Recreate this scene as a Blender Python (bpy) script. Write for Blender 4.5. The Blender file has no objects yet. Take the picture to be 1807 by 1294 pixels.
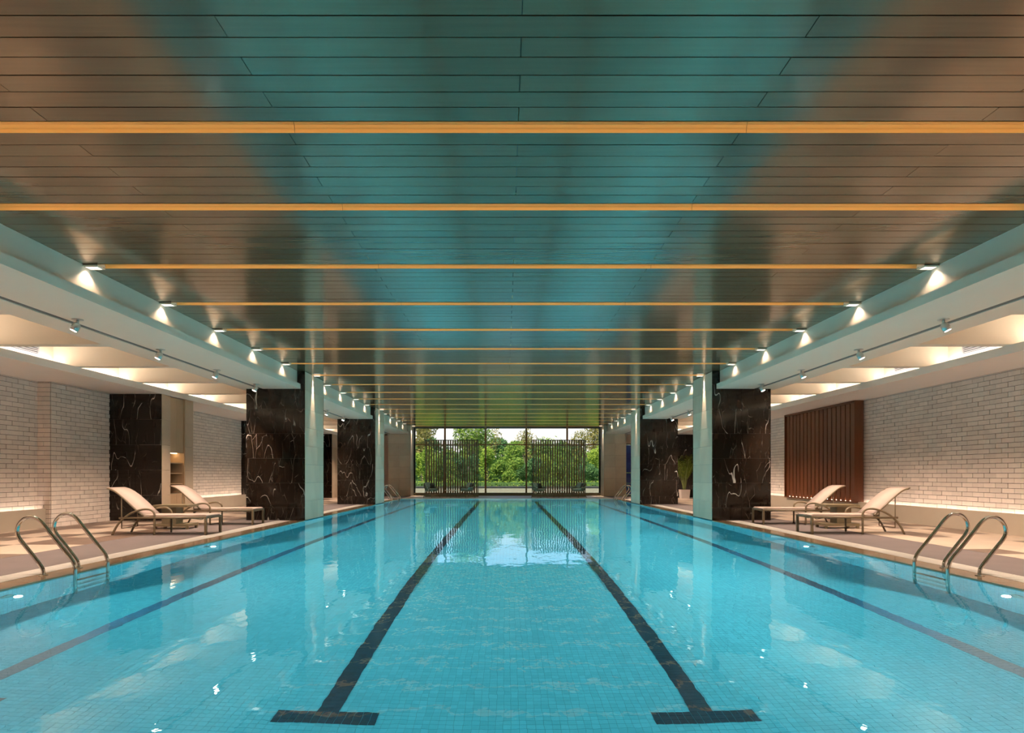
import bpy, math, random
from mathutils import Vector, Matrix
random.seed(7)
R = random.Random(11)
sc = bpy.context.scene
COL = sc.collection
PI = math.pi

# ------------------------------------------------------------------ camera, world, exposure
F_PX, CAM_H, CAM_X = 1050.0, 1.2, -0.065
cam_d = bpy.data.cameras.new('camera'); cam = bpy.data.objects.new('camera', cam_d); COL.objects.link(cam)
cam.location = (CAM_X, 0, CAM_H); cam.rotation_euler = (PI/2, 0, 0)
cam_d.sensor_width = 36; cam_d.lens = F_PX/1807*36
cam_d.shift_x = 10.5/1807; cam_d.shift_y = 191/1807
cam_d.clip_start = 0.05; cam_d.clip_end = 500
sc.camera = cam
sc.view_settings.view_transform = 'Standard'; sc.view_settings.look = 'None'
sc.view_settings.gamma = 1; sc.view_settings.use_curve_mapping = False
sc.view_settings.exposure = 0.6
sc.cycles.use_denoising = True
sc.cycles.max_bounces = 9; sc.cycles.diffuse_bounces = 3; sc.cycles.glossy_bounces = 4
sc.cycles.use_adaptive_sampling = True; sc.cycles.adaptive_threshold = 0.03
sc.cycles.transmission_bounces = 6; sc.cycles.transparent_max_bounces = 12
sc.cycles.sample_clamp_indirect = 4.0; sc.cycles.blur_glossy = 0.5

w = bpy.data.worlds.new('world'); sc.world = w; w.use_nodes = True
wn = w.node_tree; wn.nodes.clear()
_tc = wn.nodes.new('ShaderNodeTexCoord'); _sep = wn.nodes.new('ShaderNodeSeparateXYZ')
_rmp = wn.nodes.new('ShaderNodeValToRGB'); _bg = wn.nodes.new('ShaderNodeBackground'); _o = wn.nodes.new('ShaderNodeOutputWorld')
wn.links.new(_tc.outputs['Generated'], _sep.inputs[0]); wn.links.new(_sep.outputs['Z'], _rmp.inputs[0])
wn.links.new(_rmp.outputs[0], _bg.inputs[0]); wn.links.new(_bg.outputs[0], _o.inputs[0])
_rmp.color_ramp.elements[0].position = 0.0; _rmp.color_ramp.elements[0].color = (1.0, .86, .70, 1)
_rmp.color_ramp.elements[1].position = 1.0; _rmp.color_ramp.elements[1].color = (.16, .34, .80, 1)
_e = _rmp.color_ramp.elements.new(.07); _e.color = (.95, .90, .86, 1)
_e = _rmp.color_ramp.elements.new(.15); _e.color = (.50, .68, 1.0, 1)
_bg.inputs[1].default_value = .95
sun_d = bpy.data.lights.new('sun', 'SUN'); sun_d.energy = 4.6; sun_d.color = (1.0,.86,.66); sun_d.angle = .03
sun = bpy.data.objects.new('sun', sun_d); COL.objects.link(sun); sun.rotation_euler = (math.radians(34), 0, math.radians(-28))

# ------------------------------------------------------------------ tuned light levels
E_DOWN, E_TRACK, E_POOL, LED_COFFER, LED_WALL = 10, 360, 690, 17, 10
WARM = (1.0, .78, .60)

# ------------------------------------------------------------------ helpers
class MB:
    def __init__(s): s.v = []; s.f = []
    def box(s, x0, x1, y0, y1, z0, z1):
        n = len(s.v)
        s.v += [(x0,y0,z0),(x1,y0,z0),(x1,y1,z0),(x0,y1,z0),(x0,y0,z1),(x1,y0,z1),(x1,y1,z1),(x0,y1,z1)]
        s.f += [(n,n+3,n+2,n+1),(n+4,n+5,n+6,n+7),(n,n+1,n+5,n+4),(n+1,n+2,n+6,n+5),(n+2,n+3,n+7,n+6),(n+3,n,n+4,n+7)]
        return s
    def poly(s, pts):
        n = len(s.v); s.v += [tuple(p) for p in pts]; s.f.append(tuple(range(n, n+len(pts)))); return s
    def tube(s, pts, r, n=8, cap=True):
        pts = [Vector(p) for p in pts]; base = len(s.v); m = len(pts)
        t0 = (pts[1]-pts[0]).normalized()
        u = t0.orthogonal().normalized()
        for i, p in enumerate(pts):
            t = (pts[min(i+1, m-1)] - pts[max(i-1, 0)]).normalized()
            u = (u - t*u.dot(t)).normalized(); w_ = t.cross(u)
            rr = r[i] if isinstance(r, (list, tuple)) else r
            for k in range(n):
                a = 2*PI*k/n; s.v.append(tuple(p + (u*math.cos(a) + w_*math.sin(a))*rr))
        for i in range(m-1):
            for k in range(n):
                a = base+i*n+k; b = base+i*n+(k+1) % n
                s.f.append((a, b, b+n, a+n))
        if cap:
            s.f.append(tuple(base+k for k in range(n-1, -1, -1))); s.f.append(tuple(base+(m-1)*n+k for k in range(n)))
        return s
    def lathe(s, prof, n=16, c=(0,0,0)):
        base = len(s.v); m = len(prof)
        for (r, z) in prof:
            for k in range(n):
                a = 2*PI*k/n; s.v.append((c[0]+r*math.cos(a), c[1]+r*math.sin(a), c[2]+z))
        for i in range(m-1):
            for k in range(n):
                a = base+i*n+k; b = base+i*n+(k+1) % n; s.f.append((a, b, b+n, a+n))
        s.f.append(tuple(base+k for k in range(n-1, -1, -1))); s.f.append(tuple(base+(m-1)*n+k for k in range(n)))
        return s
    def strip(s, prof, y0, y1, th):
        """slab with a side profile (x,z) list, thickness th downwards along the profile normal, width y0..y1"""
        b = len(s.v); m = len(prof)
        low = []
        for i, (x, z) in enumerate(prof):
            a = prof[max(i-1, 0)]; c = prof[min(i+1, m-1)]
            t = Vector((c[0]-a[0], c[1]-a[1])).normalized(); low.append((x+t.y*th, z-t.x*th))
        for (x, z), (lx, lz) in zip(prof, low):
            s.v += [(x,y0,z),(x,y1,z),(lx,y1,lz),(lx,y0,lz)]
        for i in range(m-1):
            for k in range(4):
                a = b+i*4+k; c = b+i*4+(k+1) % 4; s.f.append((a, c, c+4, a+4))
        s.f += [(b+3,b+2,b+1,b), (b+4*(m-1),b+4*(m-1)+1,b+4*(m-1)+2,b+4*(m-1)+3)]
        return s
    def mesh(s, name, mat, smooth=False):
        me = bpy.data.meshes.new(name); me.from_pydata(s.v, [], s.f); me.update()
        if mat: me.materials.append(mat)
        if smooth: me.polygons.foreach_set('use_smooth', [True]*len(me.polygons))
        return me
    def build(s, name, mat, parent=None, smooth=False, loc=None, rot=None):
        return link(name, s.mesh(name, mat, smooth), parent, loc, rot)

def link(name, me, parent=None, loc=None, rot=None):
    o = bpy.data.objects.new(name, me); COL.objects.link(o)
    if parent: o.parent = parent
    if loc: o.location = loc
    if rot: o.rotation_euler = rot
    return o
def box(name, mat, b, parent=None):
    return MB().box(*b).build(name, mat, parent)
def tag(o, label, cat, group=None, kind=None):
    o['label'] = label
    if cat: o['category'] = cat
    if group: o['group'] = group
    if kind: o['kind'] = kind
    return o
def struct(o, label=None):
    o['kind'] = 'structure'
    if label: o['label'] = label
    return o
def empty(name, loc=(0,0,0), rz=0):
    o = bpy.data.objects.new(name, None); COL.objects.link(o); o.location = loc; o.rotation_euler = (0,0,rz)
    o.empty_display_size = .1; return o
def dup(root, loc, rz, label):
    r = root.copy(); COL.objects.link(r); r.location = loc; r.rotation_euler = (0,0,rz); r['label'] = label
    for ch in list(root.children):
        c = ch.copy(); COL.objects.link(c); c.parent = r
        for g in list(ch.children):
            d = g.copy(); COL.objects.link(d); d.parent = c
    return r
def smooth(pts, n=5):
    P = [Vector(p) for p in pts]; out = []
    for i in range(len(P)-1):
        p0 = P[max(i-1,0)]; p1 = P[i]; p2 = P[i+1]; p3 = P[min(i+2,len(P)-1)]
        for k in range(n):
            t = k/n; t2 = t*t; t3 = t2*t
            out.append(.5*((2*p1)+(p2-p0)*t+(2*p0-5*p1+4*p2-p3)*t2+(3*p1-p0-3*p2+p3)*t3))
    out.append(P[-1]); return out
def lamp(name, kind, loc, direction, energy, color, parent=None, **kw):
    d = bpy.data.lights.new(name, kind); d.energy = energy; d.color = color
    for k, v in kw.items(): setattr(d, k, v)
    o = bpy.data.objects.new(name, d); COL.objects.link(o); o.location = loc
    o.rotation_mode = 'QUATERNION'; o.rotation_quaternion = Vector(direction).to_track_quat('-Z', 'Y')
    if parent: o.parent = parent
    return o
ORD = ['first','second','third','fourth','fifth','sixth','seventh','eighth','ninth','tenth','eleventh','twelfth',
       'thirteenth','fourteenth','fifteenth','sixteenth','seventeenth','eighteenth','nineteenth','twentieth']

# ------------------------------------------------------------------ materials
def nt(name):
    m = bpy.data.materials.new(name); m.use_nodes = True; t = m.node_tree; t.nodes.clear()
    o = t.nodes.new('ShaderNodeOutputMaterial'); return m, t, o
def N(t, typ, **kw):
    n = t.nodes.new(typ)
    for k, v in kw.items(): setattr(n, k, v)
    return n
def mixc(t, fac, a, b, blend='MIX'):
    n = t.nodes.new('ShaderNodeMix'); n.data_type = 'RGBA'; n.blend_type = blend
    for sock, v in ((n.inputs[0], fac), (n.inputs[6], a), (n.inputs[7], b)):
        if isinstance(v, bpy.types.NodeSocket): t.links.new(v, sock)
        elif isinstance(v, (int, float)): sock.default_value = v
        else: sock.default_value = (*v, 1)
    return n.outputs[2]
def math_(t, op, a, b=None):
    n = t.nodes.new('ShaderNodeMath'); n.operation = op
    for i, v in enumerate((a, b)):
        if v is None: continue
        if isinstance(v, bpy.types.NodeSocket): t.links.new(v, n.inputs[i])
        else: n.inputs[i].default_value = v
    return n.outputs[0]
def mapr(t, v, a, b, c, d):
    n = t.nodes.new('ShaderNodeMapRange'); n.clamp = True; t.links.new(v, n.inputs[0])
    for i, x in enumerate((a, b, c, d)): n.inputs[i+1].default_value = x
    return n.outputs[0]
def rnd(t):
    oi = N(t, 'ShaderNodeObjectInfo'); g = N(t, 'ShaderNodeNewGeometry')
    return math_(t, 'FRACT', math_(t, 'ADD', oi.outputs['Random'], g.outputs['Random Per Island']))
def coords(t, scale=(1,1,1), rot=(0,0,0), out='Object'):
    tc = N(t, 'ShaderNodeTexCoord'); mp = N(t, 'ShaderNodeMapping')
    t.links.new(tc.outputs[out], mp.inputs[0]); mp.inputs['Scale'].default_value = scale; mp.inputs['Rotation'].default_value = rot
    return mp.outputs[0]
def noise(t, co, scale, detail=3, rough=.5, dist=0):
    n = N(t, 'ShaderNodeTexNoise'); t.links.new(co, n.inputs['Vector'])
    n.inputs['Scale'].default_value = scale; n.inputs['Detail'].default_value = detail
    n.inputs['Roughness'].default_value = rough; n.inputs['Distortion'].default_value = dist
    return n.outputs['Fac']
def bump(t, h, strength, dist):
    b = N(t, 'ShaderNodeBump'); t.links.new(h, b.inputs['Height']); b.inputs['Strength'].default_value = strength
    b.inputs['Distance'].default_value = dist; return b.outputs[0]
def setp(t, p, name, v):
    s = p.inputs[name]
    if isinstance(v, bpy.types.NodeSocket): t.links.new(v, s)
    elif isinstance(v, (tuple, list)): s.default_value = (*v, 1) if len(v) == 3 else v
    else: s.default_value = v
def princ(t, o, color, rough=.5, metal=0.0, normal=None, spec=.5):
    p = N(t, 'ShaderNodeBsdfPrincipled'); setp(t, p, 'Base Color', color); setp(t, p, 'Roughness', rough)
    setp(t, p, 'Metallic', metal); setp(t, p, 'Specular IOR Level', spec)
    if normal is not None: t.links.new(normal, p.inputs['Normal'])
    t.links.new(p.outputs[0], o.inputs[0]); return p
def mat(name, col, rough=.5, metal=0.0, var=.12, nscale=8, bmp=0.0, stretch=(1,1,1), piece=.0, spec=.5, bscale=None):
    m, t, o = nt(name); co = coords(t, stretch)
    n = noise(t, co, nscale, 4)
    dark = tuple(c*(1-var) for c in col); lite = tuple(min(1, c*(1+var)) for c in col)
    c = mixc(t, n, dark, lite)
    if piece:
        k = mapr(t, rnd(t), 0, 1, 1-piece, 1+piece*.5)
        v = N(t, 'ShaderNodeHueSaturation'); t.links.new(c, v.inputs['Color']); t.links.new(k, v.inputs['Value']); c = v.outputs[0]
    nb = None
    if bmp: nb = bump(t, noise(t, co, bscale or nscale*3, 4, .6), .6, bmp)
    princ(t, o, c, rough, metal, nb, spec); return m
def emit(name, col, strength):
    m, t, o = nt(name); e = N(t, 'ShaderNodeEmission'); e.inputs[0].default_value = (*col, 1); e.inputs[1].default_value = strength
    t.links.new(e.outputs[0], o.inputs[0]); return m

M = {}
M['white'] = mat('white_plaster', (.82,.71,.57), .55, var=.03, nscale=2)
M['soffit'] = mat('outer_soffit_plaster', (.74,.66,.58), .6, var=.03, nscale=2)
M['gold'] = mat('gold_metal', (.85,.52,.20), .42, .5, var=.08, nscale=3, stretch=(.3,4,4))
M['slot'] = mat('track_slot', (.10,.11,.10), .6, var=.1)
M['brick'] = mat('painted_brick', (.72,.61,.52), .62, var=.10, nscale=9, bmp=.004, piece=.10, bscale=45)
M['mortar'] = mat('mortar', (.10,.075,.055), .9, var=.3, nscale=12, bmp=.003)
M['plinth'] = mat('plinth_stone', (.40,.33,.25), .45, var=.05, nscale=3)
M['tile_light'] = mat('deck_tile_beige', (.64,.50,.385), .34, var=.08, nscale=3, piece=.12)
M['tile_dark'] = mat('deck_tile_brown', (.20,.135,.10), .34, var=.12, nscale=3, piece=.15)
M['grout'] = mat('deck_grout', (.32,.25,.20), .8)
M['mat'] = mat('grey_deck_paving', (.15,.118,.112), .6, var=.16, nscale=2.5, bmp=.002, stretch=(1,1,1), bscale=60)
M['coping'] = mat('coping_stone', (.40,.27,.17), .12, var=.10, nscale=5, piece=.15)
M['grate'] = mat('white_gutter_grate', (.72,.67,.60), .45, var=.05)
M['stone'] = mat('pale_stone', (.66,.53,.39), .5, var=.16, nscale=2.2, bmp=.003, stretch=(1,1,.5), piece=.10, bscale=18)
M['stone_beige'] = mat('beige_stone', (.48,.36,.25), .5, var=.15, nscale=2.5, bmp=.003, piece=.10, bscale=18)
M['plaster'] = mat('beige_plaster', (.55,.44,.36), .7, var=.05)
M['chrome'] = mat('chrome', (.78,.74,.68), .10, 1.0, var=.03)
M['taupe'] = mat('taupe_wicker_frame', (.17,.125,.072), .42, var=.18, nscale=60, bmp=.001)
M['fabric'] = mat('beige_sling_fabric', (.43,.325,.27), .8, var=.04, nscale=150, bmp=.0006)
M['tabletaupe'] = mat('taupe_table', (.19,.145,.082), .5, var=.15, nscale=50, stretch=(1,1,3))
M['oak'] = mat('oak_veneer', (.42,.28,.16), .45, var=.14, nscale=14, stretch=(2,2,.15))
M['oak_dark'] = mat('oak_back_dark', (.26,.165,.09), .5, var=.12, nscale=14, stretch=(2,2,.2))  # darker oak tone for the cabinet back
M['teak'] = mat('reddish_brown_wood', (.115,.032,.008), .42, var=.28, nscale=12, stretch=(3,3,.12), piece=.12)
M['teak_back'] = mat('dark_wood_backing', (.11,.035,.012), .5, var=.2, nscale=12, stretch=(3,3,.12))
M['bronze'] = mat('bronze_frame', (.36,.19,.07), .4, .3, var=.1)
M['olive'] = mat('olive_sill', (.22,.20,.12), .5, var=.08)
M['blackframe'] = mat('black_frame', (.012,.013,.015), .4, var=.1)
M['slatwood'] = mat('dark_screen_wood', (.17,.10,.04), .5, var=.25, nscale=12, stretch=(3,3,.2))
M['vent'] = mat('grey_vent', (.42,.42,.45), .5, var=.05)
M['ventdark'] = mat('vent_dark', (.10,.10,.11), .7)
M['lampbody'] = mat('satin_nickel', (.62,.60,.56), .28, .9, var=.04)
M['chairgreen'] = mat('sage_green_rope', (.20,.24,.16), .75, var=.2, nscale=40, bmp=.002)
M['cushion'] = mat('pale_green_cushion', (.42,.47,.38), .85, var=.08, nscale=30)
M['cushion_dark'] = mat('dark_cushion', (.05,.055,.045), .85, var=.1)
M['legwood'] = mat('brown_leg', (.20,.12,.05), .5, var=.15)
M['pot'] = mat('pale_pot', (.68,.58,.52), .6, var=.05)
M['soil'] = mat('soil', (.05,.035,.025), .95)
M['stem'] = mat('palm_stem', (.20,.24,.06), .6, var=.2)
M['bark'] = mat('tree_bark', (.16,.12,.09), .9, var=.3, nscale=6, bmp=.01)
M['grass'] = mat('grass_ground', (.10,.16,.04), .95, var=.4, nscale=3)
M['gravel'] = mat('gravel', (.30,.29,.27), .9, var=.5, nscale=14)
M['concrete'] = mat('garden_wall', (.42,.42,.33), .85, var=.1)
M['dusk_pane'] = mat('dusk_blue_pane', (.02,.06,.30), .12, var=.5, nscale=3)  # opaque blue stands in for the dusk outside seen through the door
M['led_coffer'] = emit('coffer_light', (1.0,.87,.74), LED_COFFER)
M['led_wall'] = emit('wall_wash_light', (1.0,.82,.72), LED_WALL)
M['led_niche'] = emit('niche_light', (1.0,.72,.40), 6)
M['led_panel'] = emit('panel_light', (1.0,.74,.52), 30)
M['lens'] = emit('lamp_lens', (1.0,.92,.80), 22)
M['led_added'] = emit('added_gold_strip_light', (1.0,.74,.44), 2.2)  # added emitter that brightens the gold ceiling strips
M['downlens'] = emit('downlight_lens', (1.0,.90,.76), 2)
M['poollens'] = emit('pool_lens', (.85,.97,1.0), 9)

def leaf_mat(name, a, b, trans=.35):
    m, t, o = nt(name); c = mixc(t, rnd(t), a, b)
    d = N(t, 'ShaderNodeBsdfDiffuse'); tr = N(t, 'ShaderNodeBsdfTranslucent'); mx = N(t, 'ShaderNodeMixShader')
    t.links.new(c, d.inputs[0]); t.links.new(c, tr.inputs[0]); mx.inputs[0].default_value = trans
    t.links.new(d.outputs[0], mx.inputs[1]); t.links.new(tr.outputs[0], mx.inputs[2]); t.links.new(mx.outputs[0], o.inputs[0]); return m
M['leaf'] = leaf_mat('leaves_green', (.10,.22,.04), (.40,.52,.10))
M['leaf_olive'] = leaf_mat('leaves_olive', (.16,.18,.05), (.50,.42,.14))
M['leaf_deep'] = leaf_mat('leaves_deep', (.07,.17,.06), (.22,.38,.14))
M['hedge'] = leaf_mat('hedge_leaves', (.20,.34,.05), (.50,.60,.10))
M['palm'] = leaf_mat('palm_leaves', (.06,.10,.015), (.16,.19,.03), .25)

def marble():
    m, t, o = nt('dark_marble')
    tc = N(t, 'ShaderNodeTexCoord'); oi = N(t, 'ShaderNodeObjectInfo')
    off = N(t, 'ShaderNodeVectorMath', operation='SCALE'); off.inputs[0].default_value = (37, 53, 71); t.links.new(oi.outputs['Random'], off.inputs['Scale'])
    add = N(t, 'ShaderNodeVectorMath', operation='ADD'); t.links.new(tc.outputs['Object'], add.inputs[0]); t.links.new(off.outputs[0], add.inputs[1])
    mp = N(t, 'ShaderNodeMapping'); t.links.new(add.outputs[0], mp.inputs[0]); mp.inputs['Rotation'].default_value = (.2, .55, .1); mp.inputs['Scale'].default_value = (2.1, 2.1, .62)
    co = mp.outputs[0]
    wn_ = N(t, 'ShaderNodeTexNoise'); t.links.new(co, wn_.inputs['Vector']); wn_.inputs['Scale'].default_value = 2.2; wn_.inputs['Detail'].default_value = 5
    ws = N(t, 'ShaderNodeVectorMath', operation='SCALE'); t.links.new(wn_.outputs['Color'], ws.inputs[0]); ws.inputs['Scale'].default_value = .14
    wa = N(t, 'ShaderNodeVectorMath', operation='ADD'); t.links.new(co, wa.inputs[0]); t.links.new(ws.outputs[0], wa.inputs[1])
    def veins(scale, wid, lo, hi, ms):
        v = N(t, 'ShaderNodeTexVoronoi', feature='DISTANCE_TO_EDGE'); t.links.new(wa.outputs[0], v.inputs['Vector']); v.inputs['Scale'].default_value = scale
        line = mapr(t, v.outputs['Distance'], 0, wid, 1, 0)
        return math_(t, 'MULTIPLY', math_(t, 'POWER', line, 1.6), mapr(t, noise(t, co, ms, 2), lo, hi, 0, 1))
    rn = noise(t, wa.outputs[0], .85, 2, .4)
    ridge = math_(t, 'POWER', mapr(t, math_(t, 'ABSOLUTE', math_(t, 'SUBTRACT', rn, .5)), 0, .0042, 1, 0), 1.4)
    ridge = math_(t, 'MULTIPLY', ridge, mapr(t, noise(t, co, 2.0, 2), .40, .58, 0, 1))
    vv = math_(t, 'MAXIMUM', ridge, math_(t, 'MULTIPLY', veins(3.0, .016, .5, .66, 2.6), .4))
    base = mixc(t, noise(t, co, 3.0, 6, .62), (.004,.0027,.002), (.021,.012,.007))
    c = mixc(t, vv, base, (.62,.57,.50))
    princ(t, o, c, .10, 0, None, .32); return m
M['marble'] = marble()

def ceiling_mat():
    m, t, o = nt('brushed_metal_panel')
    co = coords(t, (.25, 6, 6)); n = noise(t, co, 5, 3)
    c = mixc(t, n, (.18,.115,.064), (.235,.15,.085))
    k = mapr(t, rnd(t), 0, 1, .90, 1.08); v = N(t, 'ShaderNodeHueSaturation'); t.links.new(c, v.inputs['Color']); t.links.new(k, v.inputs['Value'])
    r = mapr(t, n, .3, .7, .13, .18)
    princ(t, o, v.outputs[0], r, .40, bump(t, noise(t, coords(t, (.5,3,1)), 2.2, 2), .12, .004), .5); return m
M['panel'] = ceiling_mat()
M['panelgap'] = mat('ceiling_gap', (.012,.012,.011), .7)

TP = .056
def pool_tile(name, grid):
    m, t, o = nt(name)
    if grid:
        tc = N(t, 'ShaderNodeTexCoord'); b = N(t, 'ShaderNodeTexBrick'); b.offset = 0; b.squash = 1
        mp = N(t, 'ShaderNodeMapping'); t.links.new(tc.outputs['Object'], mp.inputs[0])
        if grid == 'yz': mp.inputs['Rotation'].default_value = (0, PI/2, 0)
        t.links.new(mp.outputs[0], b.inputs['Vector'])
        for k, v_ in (('Scale', 1), ('Mortar Size', .0016), ('Brick Width', TP), ('Row Height', TP), ('Bias', 0), ('Mortar Smooth', .1)): b.inputs[k].default_value = v_
        b.inputs['Color1'].default_value = (.075,.47,.575,1); b.inputs['Color2'].default_value = (.095,.545,.66,1); b.inputs['Mortar'].default_value = (.03,.27,.34,1)
        c = b.outputs['Color']
    else:
        c = mixc(t, rnd(t), (.075,.47,.575), (.095,.545,.66))
    p = princ(t, o, c, .35, 0, None, .3); return m
M['ptile'] = pool_tile('pool_mosaic_tile', None)
M['ptile_xy'] = pool_tile('pool_mosaic_floor', 'xy')
M['ptile_yz'] = pool_tile('pool_mosaic_wall', 'yz')
M['pgrout'] = mat('pool_grout', (.03,.27,.34), .8)
M['lane'] = mat('lane_dark_tile', (.006,.035,.06), .3, var=.2, piece=.25)

def water_mat():
    m, t, o = nt('pool_water'); co = coords(t, (1, .55, 1))
    h = math_(t, 'ADD', math_(t, 'MULTIPLY', noise(t, co, 1.1, 2, .5, .4), 1.0), math_(t, 'ADD', math_(t, 'MULTIPLY', noise(t, co, 5.0, 2), .22), math_(t, 'MULTIPLY', noise(t, co, 13.0, 2), .05)))
    nb = bump(t, h, 1.0, .0075)
    g = N(t, 'ShaderNodeBsdfGlass'); g.inputs['Color'].default_value = (.90,1,1,1); g.inputs['Roughness'].default_value = 0; g.inputs['IOR'].default_value = 1.33
    t.links.new(nb, g.inputs['Normal']); t.links.new(g.outputs[0], o.inputs[0]); return m
M['water'] = water_mat()
def glass_mat():
    m, t, o = nt('window_glass'); f = N(t, 'ShaderNodeFresnel'); f.inputs[0].default_value = 1.45
    tr = N(t, 'ShaderNodeBsdfTransparent'); gl = N(t, 'ShaderNodeBsdfGlossy'); gl.inputs['Roughness'].default_value = 0.0; mx = N(t, 'ShaderNodeMixShader')
    tr.inputs[0].default_value = (.95,.97,.96,1)
    t.links.new(f.outputs[0], mx.inputs[0]); t.links.new(tr.outputs[0], mx.inputs[1]); t.links.new(gl.outputs[0], mx.inputs[2]); t.links.new(mx.outputs[0], o.inputs[0]); return m
M['glass'] = glass_mat()

# ------------------------------------------------------------------ key dimensions
PX = 5.36                # half width of the pool
PY0, PY1 = 2.2, 30.0     # pool ends
WATER = -0.02; PFLOOR = -1.30
ZC = 3.93                # metal ceiling
FAS, BEAM_F, BEAM_O = 5.56, 5.47, 7.07
Z_B0, Z_B1 = 3.46, 3.59  # beam bottom / top
Z_LOW = 3.31             # outer soffit
YB, YF = -3.2, 34.2      # back (behind camera) and window plane
OUT = {-1: 9.05, 1: 8.70}; WALL = {-1: 10.4, 1: 10.1}
COLS = [(15.65, 17.28), (24.1, 25.85), (33.0, YF)]
SEGS = [(YB, COLS[0][0]), (COLS[0][1], COLS[1][0]), (COLS[1][1], COLS[2][0])]
SIDE = {-1: 'left', 1: 'right'}

# ------------------------------------------------------------------ pool basin
basin = struct(MB().poly([(-PX,PY0,PFLOOR),(PX,PY0,PFLOOR),(PX,PY1,PFLOOR),(-PX,PY1,PFLOOR)]).build('pool_basin', M['ptile_xy']),
               'turquoise mosaic tiled swimming pool basin')
TY0, TY1 = PY0+.02, PY0+.02+TP*96     # near part of the floor is laid tile by tile
box('grout_bed', M['pgrout'], (-PX, PX, PY0, TY1, PFLOOR-.05, PFLOOR+.001), basin)
for s in (-1, 1):
    MB().box(min(s*PX, s*(PX+.15)), max(s*PX, s*(PX+.15)), PY0, PY1, PFLOOR, -.03).build('pool_side_wall', M['ptile_yz'], basin)
for y0, y1 in ((PY0-.15, PY0), (PY1, PY1+.15)):
    box('pool_end_wall', M['ptile_yz'], (-PX-.15, PX+.15, y0, y1, PFLOOR, -.03), basin)
tm = MB(); g = .0011; hz = .003
tm.box(-TP/2+g, TP/2-g, -TP/2+g, TP/2-g, 0, hz); tile_me = tm.mesh('pool_tile', M['ptile'])
nx = int(2*PX/TP); x_off = -nx*TP/2
near = MB(); single = []
LX = [-4.0125, -1.3375, 1.3375, 4.0125]; LW = TP*3
T_Y = 4.30
for j in range(96):
    cy = TY0 + TP*(j+.5)
    for i in range(nx):
        cx = x_off + TP*(i+.5)
        if 3.84 < cy < 3.84+4.5*TP and abs(cx) < 2.1 and len(single) < 300: single.append((cx, cy)); continue
        near.box(cx-TP/2+g, cx+TP/2-g, cy-TP/2+g, cy+TP/2-g, PFLOOR+.001, PFLOOR+.001+hz)
near.build('mosaic_tiles', M['ptile'], basin)['kind'] = 'stuff'
for cx, cy in single: link('pool_tile', tile_me, basin, (cx, cy, PFLOOR+.001))
# dark lane lines with a cross bar at either end, laid in mosaic
for lx in LX:
    b = MB(); z0 = PFLOOR+.001
    def dark(x, y): b.box(x-TP/2+g, x+TP/2-g, y-TP/2+g, y+TP/2-g, z0, z0+hz+.002)
    y = T_Y
    while y < 28.4:
        for k in (-1, 0, 1): dark(lx+k*(TP-.004), y)
        y += TP
    for ty in (T_Y-TP, T_Y-2*TP, T_Y-3*TP, 28.4+TP, 28.4+2*TP):
        for k in range(-6, 7): dark(lx+k*TP, ty)
    o = b.build('lane_line', M['lane'], basin); o['kind'] = 'stuff'; o['label'] = 'dark lane line with a crossbar'
# water surface
wv = MB().poly([(-PX,PY0,WATER),(PX,PY0,WATER),(PX,PY1,WATER),(-PX,PY1,WATER)])
tag(wv.build('pool_water', M['water']), 'clear still turquoise water filling the swimming pool', 'water', kind='stuff')

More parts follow.
